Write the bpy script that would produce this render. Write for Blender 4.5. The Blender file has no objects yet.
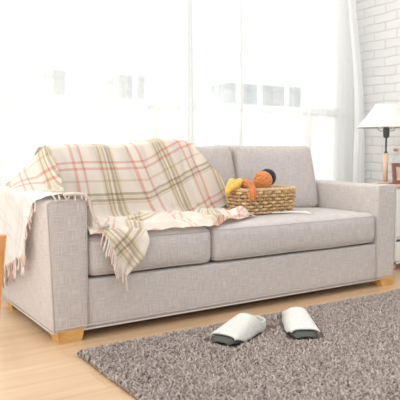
import bpy, bmesh, math, random
import numpy as np
from mathutils import Vector, Matrix, noise

random.seed(7)
rng = np.random.default_rng(7)
S = bpy.context.scene
COL = S.collection
PI = math.pi

# ------------------------------------------------------------------ helpers
def smooth(a, b, x):
    t = min(1.0, max(0.0, (x - a) / (b - a)))
    return t * t * (3 - 2 * t)

def lerp(a, b, t):
    return a + (b - a) * t

def interp(x, xs, ys):
    return float(np.interp(x, xs, ys))

WORLD = {}

class MB:
    """collects verts / faces / uvs for one mesh"""
    def __init__(self):
        self.v, self.f, self.uv = [], [], []
    def add(self, verts, faces, uvs=None):
        b = len(self.v)
        self.v += [tuple(p) for p in verts]
        self.f += [tuple(i + b for i in f) for f in faces]
        self.uv += list(uvs) if uvs else [None] * len(verts)
    def build(self, name, mat, parent=None, shade=True, origin=None, solid=0, recalc=True):
        me = bpy.data.meshes.new(name)
        o3 = Vector(origin) if origin else Vector((0, 0, 0))
        me.from_pydata([Vector(p) - o3 for p in self.v], [], self.f)
        if recalc:
            bm = bmesh.new(); bm.from_mesh(me)
            bmesh.ops.recalc_face_normals(bm, faces=bm.faces); bm.to_mesh(me); bm.free()
        lay = me.uv_layers.new(name='UVMap')
        has = any(u is not None for u in self.uv)
        for p in me.polygons:
            n = p.normal
            ax = max(range(3), key=lambda i: abs(n[i]))
            for li in p.loop_indices:
                vi = me.loops[li].vertex_index
                if has and self.uv[vi] is not None:
                    lay.data[li].uv = self.uv[vi]
                else:
                    c = self.v[vi]
                    lay.data[li].uv = ((c[1], c[2]), (c[0], c[2]), (c[0], c[1]))[ax]
            p.use_smooth = shade
        me.materials.append(mat)
        o = bpy.data.objects.new(name, me)
        COL.objects.link(o)
        o.location = o3
        if parent is not None:
            o.parent = parent
            o.location = o3 - WORLD[parent.name]
        WORLD[o.name] = o3
        if solid:
            m = o.modifiers.new('thickness', 'SOLIDIFY'); m.thickness = solid; m.offset = 0
        return o

def empty(name, loc):
    o = bpy.data.objects.new(name, None)
    o.location = loc
    o.empty_display_size = .1
    COL.objects.link(o)
    WORLD[o.name] = Vector(loc)
    return o

def tag(o, label=None, cat=None, group=None, kind=None):
    if label: o['label'] = label
    if cat: o['category'] = cat
    if group: o['group'] = group
    if kind: o['kind'] = kind
    return o

def box(mb, x0, x1, y0, y1, z0, z1):
    v = [(x, y, z) for z in (z0, z1) for y in (y0, y1) for x in (x0, x1)]
    mb.add(v, [(0, 2, 3, 1), (4, 5, 7, 6), (0, 1, 5, 4), (2, 6, 7, 3), (0, 4, 6, 2), (1, 3, 7, 5)])

def ticks(h, r, n):
    inner = [lerp(-(h - r), h - r, i / n) for i in range(n + 1)]
    out = [-h, -h + r * .2, -h + r * .5]
    return out + inner + [-a for a in reversed(out)]

def rbox(mb, c, size, r, n=(6, 6, 6), warp=None):
    """soft box: rounded edges of radius r; warp(p, unit) can puff or shear it"""
    hx, hy, hz = [s / 2 for s in size]
    H = (hx, hy, hz)
    T = [ticks(H[i], min(r, H[i] * .98), n[i]) for i in range(3)]
    idx = {}
    V, F = [], []
    def vert(p):
        k = tuple(round(a, 6) for a in p)
        if k in idx: return idx[k]
        q = [max(-(H[i] - r), min(H[i] - r, p[i])) for i in range(3)]
        d = Vector([p[i] - q[i] for i in range(3)])
        if d.length > 1e-9:
            d = d.normalized() * r
        w = Vector(q) + d
        if warp:
            w = Vector(warp(w, (w.x / hx, w.y / hy, w.z / hz)))
        idx[k] = len(V); V.append(w + Vector(c))
        return idx[k]
    for ax in range(3):
        a, b = [(1, 2), (0, 2), (0, 1)][ax]
        for s in (-1, 1):
            for i in range(len(T[a]) - 1):
                for j in range(len(T[b]) - 1):
                    q = []
                    for (u, w) in ((i, j), (i + 1, j), (i + 1, j + 1), (i, j + 1)):
                        p = [0, 0, 0]; p[ax] = s * H[ax]; p[a] = T[a][u]; p[b] = T[b][w]
                        q.append(vert(p))
                    F.append(tuple(q) if s > 0 else tuple(reversed(q)))
    mb.add(V, F)

def tube(mb, pts, r, n=6, closed=False, caps=True):
    pts = [Vector(p) for p in pts]
    m = len(pts)
    rad = r if isinstance(r, (list, tuple)) else [r] * m
    V, F = [], []
    up = None
    for i, p in enumerate(pts):
        if closed:
            t = pts[(i + 1) % m] - pts[i - 1]
        else:
            t = pts[min(i + 1, m - 1)] - pts[max(i - 1, 0)]
        if t.length < 1e-9: t = Vector((0, 0, 1))
        t.normalize()
        if up is None:
            up = t.orthogonal().normalized()
        else:
            up = up - t * up.dot(t)
            if up.length < 1e-6: up = t.orthogonal()
            up.normalize()
        s = t.cross(up)
        for k in range(n):
            a = 2 * PI * k / n
            V.append(p + (up * math.cos(a) + s * math.sin(a)) * rad[i])
    rng_ = range(m if closed else m - 1)
    for i in rng_:
        j = (i + 1) % m
        for k in range(n):
            l = (k + 1) % n
            F.append((i * n + k, i * n + l, j * n + l, j * n + k))
    if caps and not closed:
        F.append(tuple(reversed(range(n)))); F.append(tuple((m - 1) * n + k for k in range(n)))
    mb.add(V, F)

def lathe(mb, c, prof, n=32, cap0=False, cap1=False):
    V, F = [], []
    for (r, z) in prof:
        for k in range(n):
            a = 2 * PI * k / n
            V.append((c[0] + r * math.cos(a), c[1] + r * math.sin(a), c[2] + z))
    for i in range(len(prof) - 1):
        for k in range(n):
            l = (k + 1) % n
            F.append((i * n + k, i * n + l, (i + 1) * n + l, (i + 1) * n + k))
    if cap0: F.append(tuple(reversed(range(n))))
    if cap1: F.append(tuple((len(prof) - 1) * n + k for k in range(n)))
    mb.add(V, F)

def grid(mb, fn, nu, nv):
    """fn(i/nu, j/nv) -> (xyz, uv)"""
    V, U, F = [], [], []
    for j in range(nv + 1):
        for i in range(nu + 1):
            p, u = fn(i / nu, j / nv)
            V.append(p); U.append(u)
    for j in range(nv):
        for i in range(nu):
            a = j * (nu + 1) + i
            F.append((a, a + 1, a + nu + 2, a + nu + 1))
    mb.add(V, F, U)

# ------------------------------------------------------------------ materials
def mat(name):
    m = bpy.data.materials.new(name); m.use_nodes = True
    nt = m.node_tree
    return m, nt, nt.nodes['Principled BSDF'], nt.nodes['Material Output']

def plain(name, col, rough=.6, metal=0.0, bump=0.0, bscale=60, var=0.0, sheen=0.0, spec=.3):
    m, nt, b, out = mat(name)
    b.inputs['Base Color'].default_value = (*col, 1)
    b.inputs['Roughness'].default_value = rough
    b.inputs['Metallic'].default_value = metal
    b.inputs['Specular IOR Level'].default_value = spec
    if sheen: b.inputs['Sheen Weight'].default_value = sheen
    if bump or var:
        tc = nt.nodes.new('ShaderNodeTexCoord')
        nz = nt.nodes.new('ShaderNodeTexNoise'); nz.inputs['Scale'].default_value = bscale
        nz.inputs['Detail'].default_value = 4
        nt.links.new(tc.outputs['Object'], nz.inputs['Vector'])
        if bump:
            bp = nt.nodes.new('ShaderNodeBump'); bp.inputs['Strength'].default_value = bump
            bp.inputs['Distance'].default_value = .004
            nt.links.new(nz.outputs['Fac'], bp.inputs['Height'])
            nt.links.new(bp.outputs['Normal'], b.inputs['Normal'])
        if var:
            r = nt.nodes.new('ShaderNodeValToRGB')
            r.color_ramp.elements[0].position = .3; r.color_ramp.elements[1].position = .7
            r.color_ramp.elements[0].color = (*[c * (1 - var) for c in col], 1)
            r.color_ramp.elements[1].color = (*[min(1, c * (1 + var)) for c in col], 1)
            nt.links.new(nz.outputs['Fac'], r.inputs['Fac'])
            nt.links.new(r.outputs['Color'], b.inputs['Base Color'])
    return m

def N(nt, kind, **kw):
    n = nt.nodes.new(kind)
    for k, v in kw.items():
        setattr(n, k, v)
    return n

def ramp(nt, stops, interp_='LINEAR'):
    r = nt.nodes.new('ShaderNodeValToRGB')
    cr = r.color_ramp; cr.interpolation = interp_
    while len(cr.elements) > 1: cr.elements.remove(cr.elements[-1])
    cr.elements[0].position = stops[0][0]; cr.elements[0].color = (*stops[0][1], 1)
    for p, c in stops[1:]:
        e = cr.elements.new(p); e.color = (*c, 1)
    return r

def linen(name, dark, light):
    """slubby woven linen, threads along both uv axes"""
    m, nt, b, out = mat(name)
    L = nt.links.new
    uv = N(nt, 'ShaderNodeUVMap', uv_map='UVMap')
    outs = []
    for sc in ((16, 420, 1), (420, 16, 1)):
        mp = N(nt, 'ShaderNodeMapping'); mp.inputs['Scale'].default_value = sc
        L(uv.outputs['UV'], mp.inputs['Vector'])
        nz = N(nt, 'ShaderNodeTexNoise'); nz.inputs['Scale'].default_value = 1; nz.inputs['Detail'].default_value = 3
        L(mp.outputs['Vector'], nz.inputs['Vector'])
        outs.append(nz)
    add = N(nt, 'ShaderNodeMath', operation='ADD')
    L(outs[0].outputs['Fac'], add.inputs[0]); L(outs[1].outputs['Fac'], add.inputs[1])
    hf = N(nt, 'ShaderNodeMath', operation='MULTIPLY'); hf.inputs[1].default_value = .5
    L(add.outputs[0], hf.inputs[0])
    r = ramp(nt, [(.36, dark), (.62, light)])
    L(hf.outputs[0], r.inputs['Fac'])
    L(r.outputs['Color'], b.inputs['Base Color'])
    bp = N(nt, 'ShaderNodeBump'); bp.inputs['Strength'].default_value = .35; bp.inputs['Distance'].default_value = .002
    L(hf.outputs[0], bp.inputs['Height']); L(bp.outputs['Normal'], b.inputs['Normal'])
    b.inputs['Roughness'].default_value = .9
    b.inputs['Specular IOR Level'].default_value = .1
    b.inputs['Sheen Weight'].default_value = .15
    return m

def stripes(period, lines):
    st = [(0.0, (1, 1, 1))]
    for c, w, col in sorted(lines):
        st.append(((c - w / 2) / period, col)); st.append(((c + w / 2) / period, (1, 1, 1)))
    return st

OLV = (.69, .63, .50); GRY = (.62, .59, .53); PNK = (.92, .66, .64); PALE = (.87, .83, .72); WHT = (1, .97, .92)
def plaid(name, strength=1.0, base_col=(.86, .78, .69, 1)):
    m, nt, b, out = mat(name)
    L = nt.links.new
    uv = N(nt, 'ShaderNodeUVMap', uv_map='UVMap')
    sp = N(nt, 'ShaderNodeSeparateXYZ'); L(uv.outputs['UV'], sp.inputs[0])
    PU, PV = .33, .40
    BND = (.90, .87, .78); PB = (.96, .86, .84)
    ul = [(.024, .010, BND), (.037, .012, OLV), (.049, .009, PALE), (.060, .009, OLV), (.070, .008, WHT), (.082, .014, GRY), (.094, .008, PALE), (.104, .010, OLV), (.114, .008, BND),
          (.212, .016, PNK), (.262, .014, PNK)]
    vl = [(.100, .015, PNK), (.140, .015, PNK), (.212, .012, PALE), (.285, .014, GRY), (.300, .010, BND), (.316, .014, GRY), (.332, .010, PALE)]
    cols = []
    for k, per, ln in ((0, PU, ul), (1, PV, vl)):
        w = N(nt, 'ShaderNodeMath', operation='WRAP'); w.inputs[1].default_value = per; w.inputs[2].default_value = 0
        L(sp.outputs[k], w.inputs[0])
        d = N(nt, 'ShaderNodeMath', operation='DIVIDE'); d.inputs[1].default_value = per
        L(w.outputs[0], d.inputs[0])
        r = ramp(nt, stripes(per, ln), 'CONSTANT'); L(d.outputs[0], r.inputs['Fac'])
        cols.append(r)
    mx = N(nt, 'ShaderNodeMix', data_type='RGBA', blend_type='MULTIPLY'); mx.inputs['Factor'].default_value = 1
    L(cols[0].outputs['Color'], mx.inputs['A']); L(cols[1].outputs['Color'], mx.inputs['B'])
    base = N(nt, 'ShaderNodeMix', data_type='RGBA', blend_type='MULTIPLY'); base.inputs['Factor'].default_value = 1
    base.inputs['Factor'].default_value = strength
    base.inputs['A'].default_value = base_col
    L(mx.outputs['Result'], base.inputs['B'])
    nz = N(nt, 'ShaderNodeTexNoise'); nz.inputs['Scale'].default_value = 260; nz.inputs['Detail'].default_value = 3
    L(uv.outputs['UV'], nz.inputs['Vector'])
    bp = N(nt, 'ShaderNodeBump'); bp.inputs['Strength'].default_value = .4; bp.inputs['Distance'].default_value = .003
    L(nz.outputs['Fac'], bp.inputs['Height'])
    L(base.outputs['Result'], b.inputs['Base Color']); L(bp.outputs['Normal'], b.inputs['Normal'])
    b.inputs['Roughness'].default_value = .95; b.inputs['Specular IOR Level'].default_value = .05
    b.inputs['Sheen Weight'].default_value = .2
    tl = N(nt, 'ShaderNodeBsdfTranslucent'); L(base.outputs['Result'], tl.inputs['Color'])
    ms = N(nt, 'ShaderNodeMixShader'); ms.inputs[0].default_value = .2
    L(b.outputs[0], ms.inputs[1]); L(tl.outputs[0], ms.inputs[2]); L(ms.outputs[0], out.inputs['Surface'])
    return m

def sheer(name, cover=.48, diff=.45):
    m, nt, b, out = mat(name)
    L = nt.links.new
    tr = N(nt, 'ShaderNodeBsdfTransparent'); tr.inputs['Color'].default_value = (1, 1, 1, 1)
    tl = N(nt, 'ShaderNodeBsdfTranslucent'); tl.inputs['Color'].default_value = (.95, .96, .96, 1)
    df = N(nt, 'ShaderNodeBsdfDiffuse'); df.inputs['Color'].default_value = (.93, .94, .94, 1)
    a = N(nt, 'ShaderNodeMixShader'); a.inputs[0].default_value = diff
    L(tl.outputs[0], a.inputs[1]); L(df.outputs[0], a.inputs[2])
    c = N(nt, 'ShaderNodeMixShader'); c.inputs[0].default_value = cover
    L(tr.outputs[0], c.inputs[1]); L(a.outputs[0], c.inputs[2])
    L(c.outputs[0], out.inputs['Surface'])
    return m

def wood_grain(name, a, c, scale=(2, 30, 30), rough=.4, spec=.4):
    m, nt, b, out = mat(name)
    L = nt.links.new
    tc = N(nt, 'ShaderNodeTexCoord'); mp = N(nt, 'ShaderNodeMapping'); mp.inputs['Scale'].default_value = scale
    L(tc.outputs['Object'], mp.inputs['Vector'])
    nz = N(nt, 'ShaderNodeTexNoise'); nz.inputs['Scale'].default_value = 1; nz.inputs['Detail'].default_value = 5
    nz.inputs['Distortion'].default_value = 1.2
    L(mp.outputs['Vector'], nz.inputs['Vector'])
    r = ramp(nt, [(.32, a), (.68, c)]); L(nz.outputs['Fac'], r.inputs['Fac'])
    L(r.outputs['Color'], b.inputs['Base Color'])
    b.inputs['Roughness'].default_value = rough; b.inputs['Specular IOR Level'].default_value = spec
    return m

def floor_mat():
    m, nt, b, out = mat('oak_laminate')
    L = nt.links.new
    tc = N(nt, 'ShaderNodeTexCoord')
    br = N(nt, 'ShaderNodeTexBrick'); br.offset = .37
    br.inputs['Scale'].default_value = 1; br.inputs['Brick Width'].default_value = 1.25
    br.inputs['Row Height'].default_value = .19; br.inputs['Mortar Size'].default_value = .0012
    br.inputs['Mortar Smooth'].default_value = .3
    br.inputs['Color1'].default_value = (.62, .425, .265, 1); br.inputs['Color2'].default_value = (.69, .495, .32, 1)
    br.inputs['Mortar'].default_value = (.50, .33, .19, 1)
    L(tc.outputs['Object'], br.inputs['Vector'])
    mp = N(nt, 'ShaderNodeMapping'); mp.inputs['Scale'].default_value = (1.6, 26, 1)
    L(tc.outputs['Object'], mp.inputs['Vector'])
    nz = N(nt, 'ShaderNodeTexNoise'); nz.inputs['Scale'].default_value = 1; nz.inputs['Detail'].default_value = 6
    nz.inputs['Distortion'].default_value = .8
    L(mp.outputs['Vector'], nz.inputs['Vector'])
    r = ramp(nt, [(.3, (.86, .83, .80)), (.7, (1.06, 1.06, 1.06))]); L(nz.outputs['Fac'], r.inputs['Fac'])
    mx = N(nt, 'ShaderNodeMix', data_type='RGBA', blend_type='MULTIPLY'); mx.inputs['Factor'].default_value = 1
    L(br.outputs['Color'], mx.inputs['A']); L(r.outputs['Color'], mx.inputs['B'])
    L(mx.outputs['Result'], b.inputs['Base Color'])
    b.inputs['Roughness'].default_value = .3; b.inputs['Specular IOR Level'].default_value = .5
    return m

def brick_mat():
    m, nt, b, out = mat('white_painted_brick')
    L = nt.links.new
    uv = N(nt, 'ShaderNodeUVMap', uv_map='UVMap')
    nz0 = N(nt, 'ShaderNodeTexNoise'); nz0.inputs['Scale'].default_value = 6
    L(uv.outputs['UV'], nz0.inputs['Vector'])
    sc = N(nt, 'ShaderNodeVectorMath', operation='SCALE'); sc.inputs['Scale'].default_value = .022
    L(nz0.outputs['Color'], sc.inputs[0])
    ad = N(nt, 'ShaderNodeVectorMath', operation='ADD'); L(uv.outputs['UV'], ad.inputs[0]); L(sc.outputs[0], ad.inputs[1])
    br = N(nt, 'ShaderNodeTexBrick'); br.inputs['Scale'].default_value = 1
    br.inputs['Brick Width'].default_value = .215; br.inputs['Row Height'].default_value = .068
    br.inputs['Mortar Size'].default_value = .007; br.inputs['Mortar Smooth'].default_value = .7
    br.inputs['Color1'].default_value = (.655, .65, .64, 1); br.inputs['Color2'].default_value = (.685, .68, .67, 1)
    br.inputs['Mortar'].default_value = (.575, .575, .565, 1)
    L(ad.outputs[0], br.inputs['Vector'])
    L(br.outputs['Color'], b.inputs['Base Color'])
    nz = N(nt, 'ShaderNodeTexNoise'); nz.inputs['Scale'].default_value = 40; nz.inputs['Detail'].default_value = 4
    L(uv.outputs['UV'], nz.inputs['Vector'])
    s1 = N(nt, 'ShaderNodeMath', operation='MULTIPLY'); s1.inputs[1].default_value = .35; L(nz.outputs['Fac'], s1.inputs[0])
    su = N(nt, 'ShaderNodeMath', operation='SUBTRACT'); L(s1.outputs[0], su.inputs[0]); L(br.outputs['Fac'], su.inputs[1])
    bp = N(nt, 'ShaderNodeBump'); bp.inputs['Strength'].default_value = .5; bp.inputs['Distance'].default_value = .006
    L(su.outputs[0], bp.inputs['Height']); L(bp.outputs['Normal'], b.inputs['Normal'])
    b.inputs['Roughness'].default_value = .7
    return m

def pile_mat():
    m, nt, b, out = mat('taupe_shag')
    L = nt.links.new
    at = N(nt, 'ShaderNodeAttribute', attribute_name='tuft')
    r = ramp(nt, [(0, (.27, .22, .195)), (.5, (.42, .355, .32)), (1, (.60, .53, .49))]); L(at.outputs['Fac'], r.inputs['Fac'])
    L(r.outputs['Color'], b.inputs['Base Color'])
    b.inputs['Roughness'].default_value = .9; b.inputs['Specular IOR Level'].default_value = .1
    return m

M = dict(
    undershade=plain('black_shade_sheet', (.03, .03, .03), .95),
    linen=linen('beige_linen', (.43, .385, .363), (.655, .605, .58)),
    seam=plain('linen_seam', (.58, .53, .50), .9),
    plaid=plaid('plaid_wool'), plaid_sunlit=plaid('plaid_wool_sunlit', .26, (.85, .845, .82, 1)),
    tassel=plain('tassel_yarn', (.70, .63, .56), .95, bump=.3, bscale=200, var=.12),
    tassel_pink=plain('tassel_yarn_pink', (.72, .47, .44), .95, bump=.3, bscale=200),
    tassel_grey=plain('tassel_yarn_grey', (.42, .37, .31), .95, bump=.3, bscale=200),
    sheer=sheer('white_sheer'), hem=sheer('white_sheer_gathered', .80, .75),
    floor=floor_mat(), brick=brick_mat(),
    wall=plain('white_paint', (.86, .86, .85), .7),
    frame=plain('white_frame', (.88, .88, .87), .4),
    foot=wood_grain('pine', (.50, .25, .07), (.74, .44, .16), (6, 60, 9), .35),
    post=wood_grain('light_beech', (.74, .50, .32), (.84, .62, .43), (40, 40, 3), .4),
    top=wood_grain('rosy_wood', (.62, .40, .30), (.74, .52, .42), (3, 30, 30), .4),
    chair=wood_grain('honey_wood', (.60, .27, .09), (.76, .40, .16), (30, 30, 3), .4),
    picframe=wood_grain('walnut', (.22, .085, .055), (.33, .14, .10), (30, 30, 30), .4),
    metal=plain('gunmetal', (.10, .105, .10), .4, .6),
    shade=None,
    wicker=plain('wicker', (.58, .39, .205), .6, bump=.4, bscale=60, var=.45),
    wicker2=plain('wicker_pale', (.66, .47, .27), .6, bump=.4, bscale=90, var=.25),
    orange=plain('orange_wool', (.66, .25, .075), .95, var=.15, bscale=120, sheen=.3),
    rust=plain('rust_wool', (.62, .21, .07), .95, var=.2, bscale=120, sheen=.3),
    mustard=plain('mustard_wool', (.78, .49, .10), .95, var=.12, bscale=120, sheen=.3),
    navy=plain('navy_wool', (.022, .028, .055), .95, sheen=.2),
    felt=plain('white_felt', (.64, .63, .585), .95, bump=.6, bscale=220, var=.16, sheen=.3),
    fleece=plain('cream_fleece', (.74, .71, .65), .98, bump=.9, bscale=160, sheen=.4),
    sole=plain('grey_rubber', (.095, .10, .09), .75),
    cord=plain('white_cord', (.80, .77, .72), .9),
    pile=pile_mat(),
    rugback=plain('rug_backing', (.20, .16, .14), .95),
    cabinet=plain('white_lacquer', (.80, .79, .77), .4),
    knob=plain('brushed_knob', (.55, .53, .5), .35, .8),
    print_=plain('peach_print', (.74, .50, .40), .6, var=.12, bscale=14),
    mount=plain('cream_mount', (.82, .72, .64), .7),
    peg=plain('orange_peg', (.62, .30, .12), .6),
    outwall=plain('grey_render', (.34, .37, .385), .8, var=.06, bscale=2),
    wall_glowtint=plain('render_glow_tint', (.50, .49, .45), .8), trim_glowtint=plain('trim_glow_tint', (.42, .42, .39), .8),  # window glow painted into wall and trim colour of the left buildings
    outroof=plain('slate_roof', (.22, .25, .27), .8),
    ground=plain('paving', (.66, .655, .64), .9),
    seatpad=plain('cream_seatpad', (.74, .68, .58), .95),
)
m, nt, b, out = mat('lamp_shade_linen')
b.inputs['Base Color'].default_value = (.93, .92, .90, 1); b.inputs['Roughness'].default_value = .9
tl = N(nt, 'ShaderNodeBsdfTranslucent'); tl.inputs['Color'].default_value = (.9, .88, .84, 1)
ms = N(nt, 'ShaderNodeMixShader'); ms.inputs[0].default_value = .4
nt.links.new(b.outputs[0], ms.inputs[1]); nt.links.new(tl.outputs[0], ms.inputs[2]); nt.links.new(ms.outputs[0], out.inputs['Surface'])
M['shade'] = m
m, nt, b, out = mat('clear_glass')
tr = N(nt, 'ShaderNodeBsdfTransparent'); tr.inputs['Color'].default_value = (.96, .98, .98, 1)
gl = N(nt, 'ShaderNodeBsdfGlossy'); gl.inputs['Roughness'].default_value = .02
ms = N(nt, 'ShaderNodeMixShader'); ms.inputs[0].default_value = .05
nt.links.new(tr.outputs[0], ms.inputs[1]); nt.links.new(gl.outputs[0], ms.inputs[2]); nt.links.new(ms.outputs[0], out.inputs['Surface'])
M['glass'] = m
m, nt, b, out = mat('frosted_blocker_glass')
tr = N(nt, 'ShaderNodeBsdfTransparent'); tr.inputs['Color'].default_value = (.95, .95, .94, 1)
tl = N(nt, 'ShaderNodeBsdfTranslucent'); tl.inputs['Color'].default_value = (.82, .83, .83, 1)
ms = N(nt, 'ShaderNodeMixShader'); ms.inputs[0].default_value = .96
nt.links.new(tr.outputs[0], ms.inputs[1]); nt.links.new(tl.outputs[0], ms.inputs[2]); nt.links.new(ms.outputs[0], out.inputs['Surface'])
M['frosted_blocker'] = m
m = m.copy(); m.name = 'milk_glass'; M['milk'] = m
for nd in m.node_tree.nodes:
    if nd.bl_idname == 'ShaderNodeBsdfTranslucent': nd.inputs['Color'].default_value = (.97, .965, .95, 1)

# ------------------------------------------------------------------ setting
XW, YW = 2.94, 1.06            # brick wall plane, inner face of the window wall
WX0, WX1, WZ0, WZ1 = -1.4, 2.86, .06, 2.45

def struct(name, mb, material, **kw):
    o = mb.build(name, material, shade=False, **kw)
    o['kind'] = 'structure'
    return o

mb = MB(); box(mb, -3.2, XW + .12, -4.2, YW + .12, -.06, 0.0); struct('floor', mb, M['floor'])
mb = MB()
box(mb, -3.2, WX0, YW, YW + .12, 0, 2.7); box(mb, WX1, XW + .12, YW, YW + .12, 0, 2.7)
box(mb, WX0, WX1, YW, YW + .12, WZ1, 2.7); box(mb, WX0, WX1, YW, YW + .12, 0, WZ0)
struct('wall_back', mb, M['wall'])
mb = MB()
box(mb, XW, XW + .12, -2.6, YW, 0, 2.7)
struct('wall_right', mb, M['brick'])

wf = MB()
y0, y1 = YW + .03, YW + .09
for x0, x1 in ((WX0, WX0 + .06), (WX1 - .06, WX1), (-.16, -.10), (1.07, 1.13), (2.45, 2.51)):
    box(wf, x0, x1, y0, y1, WZ0, WZ1)
box(wf, WX0 + .06, WX1 - .06, y0, y1, WZ0, WZ0 + .06); box(wf, WX0 + .06, WX1 - .06, y0, y1, WZ1 - .06, WZ1)
box(wf, WX0 + .06, WX1 - .06, y0 - .02, y1, 1.125, 1.17)
win = struct('window_1', wf, M['frame'])
for a, c in ((WX0 + .06, -.16), (-.10, 1.07), (1.13, 2.45), (2.51, WX1 - .06)):
    mb = MB(); box(mb, a, c, YW + .058, YW + .064, 1.17, WZ1 - .06); mb.build('pane', M['frosted_blocker' if a > 2 else 'glass'], win, shade=False)  # right bay added, frosted to keep sun off the brick and backlight the curtain
    mb = MB(); box(mb, a, c, YW + .056, YW + .066, WZ0 + .06, 1.125); mb.build('pane', M['frosted_blocker' if a > 2 else 'milk'], win, shade=False)

# outside: paving and two low grey buildings across the yard
mb = MB(); box(mb, -30, 40, YW + .12, 60, -.3, -.12); struct('ground', mb, M['ground'])
def shed(name, x0, x1, y, h, label, bays, wall='outwall', trim='outroof'):
    t = empty(name, ((x0 + x1) / 2, y, -.12))
    mb = MB(); box(mb, x0, x1, y, y + .55, -.12, h - .10); mb.build('wall', M[wall], t, shade=False)
    mb = MB(); box(mb, x0 - .01, x1 + .01, y - .02, y + .57, h - .10, h); mb.build('roof', M[trim], t, shade=False)
    for k in range(bays):
        a = lerp(x0, x1, (k + .35) / bays); c = lerp(x0, x1, (k + .8) / bays)
        mb = MB(); box(mb, a, c, y - .03, y + .02, .5, h - .12); mb.build('shutter', M[trim], t, shade=False)
    return tag(t, label, 'building')
shed('garden_building', 2.16, 2.34, 6.0, 1.98, 'narrow pale building outside the window, farthest to the left', 1, 'wall_glowtint', 'trim_glowtint')
shed('garden_building', 3.2, 3.62, 6.0, 1.98, 'pale building outside the window, seen through middle of left curtain', 2, 'wall_glowtint', 'trim_glowtint')
shed('garden_building', 5.25, 7.25, 6.0, 1.98, 'long grey building outside the window, seen through the right curtain', 3)

# sheer curtains
def curtain(x0, x1, label, ph, spread, dens, edges):
    """hanging folds, with gathered pleats at the given x positions"""
    def fn(u, v):
        z = lerp(2.56, .012, v)
        x = lerp(x0, x1, u) + spread * smooth(0, .62, v) * u ** 3
        w = x * 2 * PI
        g = .5 + .5 * math.sin(x * 2.1 + ph)
        amp = (.009 + .014 * g) * (.75 + .45 * v)
        y = .955 + amp * (math.sin(w * 7.3 * dens + ph + .5 * math.sin(z * 1.3 + x * 3)) + .5 * math.sin(w * 13.1 * dens + 2 * ph + .4 * math.sin(z * 2)))
        return (x, y, z), (x, z)
    mb = MB(); grid(mb, fn, int((x1 - x0) * 130), 20)
    o = mb.build('sheer_curtain', M['sheer'], origin=((x0 + x1) / 2, .955, 0), recalc=False)
    for (xc, wd, n) in edges:
        def pl(u, v):
            z = lerp(2.56, .012, v)
            k = .7 + .4 * v
            sp = spread * smooth(0, .62, v) * ((xc - x0) / (x1 - x0)) ** 3
            x = xc + sp + wd * (u - .5) * k + .012 * math.sin(u * n * 2 * PI * 1.0 + 1.2 + .4 * math.sin(z * 1.7))
            y = .905 + .020 * math.sin(u * n * 2 * PI) * k + .006 * math.sin(z * 2.2 + u * 5)
            return (x, y, z), (u, z)
        mb = MB(); grid(mb, pl, n * 12, 18)
        mb.build('gathered_edge', M['hem'], o, recalc=False)
    return tag(o, label, 'curtain', 'sheer curtains across the window')
curtain(-1.35, 1.285, 'sheer white curtain on the left, falling behind the plaid throw', .4, 0.0, 1.0, [(1.255, .09, 3), (-.02, .10, 2), (.50, .05, 1), (.86, .04, 1)])
curtain(1.295, 2.73, 'sheer white curtain on the right, ending beside the brick wall', 1.9, .195, .85, [(1.47, .035, 1), (1.66, .05, 2), (1.83, .035, 1), (2.06, .035, 1), (2.68, .09, 3)])
mb = MB(); tube(mb, [(-1.5, .955, 2.575), (2.92, .955, 2.575)], .012, 10)
tag(mb.build('curtain_rail', M['frame'], origin=(.7, .955, 2.575)), 'white rail across the window that carries the sheer curtains', 'curtain rail')

# ------------------------------------------------------------------ sofa
L_, D_, AW, AH, B_ = 2.205, .80, .163, .627, .042
RZ = .266
sofa = tag(empty('sofa', (L_ / 2, D_ / 2, 0)), 'beige linen sofa with box arms, loose cushions and short wooden feet', 'sofa')
def arm(x0, x1, lean):
    def warp(w, u):
        x, y, z = w
        k = (z / AH + .5)
        return (x + (lean * k * (1 if (x < 0) == (lean < 0) else 0)) * 1.0, y, z + .002 * math.sin(y * 9))
    mb = MB()
    rbox(mb, ((x0 + x1) / 2, D_ / 2, (AH + B_) / 2), (x1 - x0, D_, AH - B_), .018, (4, 10, 10), warp)
    return mb.build('armrest', M['linen'], sofa)
armL = arm(0, AW, -.024)
armR = arm(L_ - AW, L_, .004)
# piping round each arm's front face and a hem along the skirt
def piping(x0, x1, lean, par):
    y = .004; r = .0032
    a = x0 + (lean if lean < 0 else 0); c = x1 + (lean if lean > 0 else 0)
    mb = MB()
    tube(mb, [(x0 + .004, y, B_ + .01), (lerp(x0, a, .5) + .004, y, .33), (a + .005, y, AH - .02), (a + .02, y, AH - .005), (c - .02, y, AH - .005),
              (c - .005, y, AH - .02), (x1 - .004, y, B_ + .01)], r, 6)
    return mb.build('piping', M['seam'], par)
piping(0, AW, -.024, armL); piping(L_ - AW, L_, .004, armR)
mb = MB()
rbox(mb, (L_ / 2, .06, (RZ + B_) / 2), (L_ - 2 * AW + .01, .10, RZ - B_), .014, (12, 3, 5)); rail = mb.build('front_rail', M['linen'], sofa)
mb = MB()
tube(mb, [(-.001, D_ - .02, B_ + .022), (-.003, .02, B_ + .022), (.012, -.001, B_ + .022), (L_ - .012, -.001, B_ + .022), (L_ + .002, .02, B_ + .022), (L_ + .002, D_ - .02, B_ + .022)], .0022, 5)
tube(mb, [(.0, D_ - .02, B_ + .004), (-.002, .02, B_ + .004), (.014, .001, B_ + .004), (L_ - .014, .001, B_ + .004), (L_ + .001, .02, B_ + .004), (L_ + .001, D_ - .02, B_ + .004)], .004, 6)
mb.build('hem', M['seam'], sofa)
mb = MB()
rbox(mb, (L_ / 2, D_ - .065, (AH + B_) / 2 - .005), (L_ - 2 * AW + .01, .13, AH - B_ - .01), .02, (10, 3, 6)); mb.build('back_frame', M['linen'], sofa)
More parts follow.
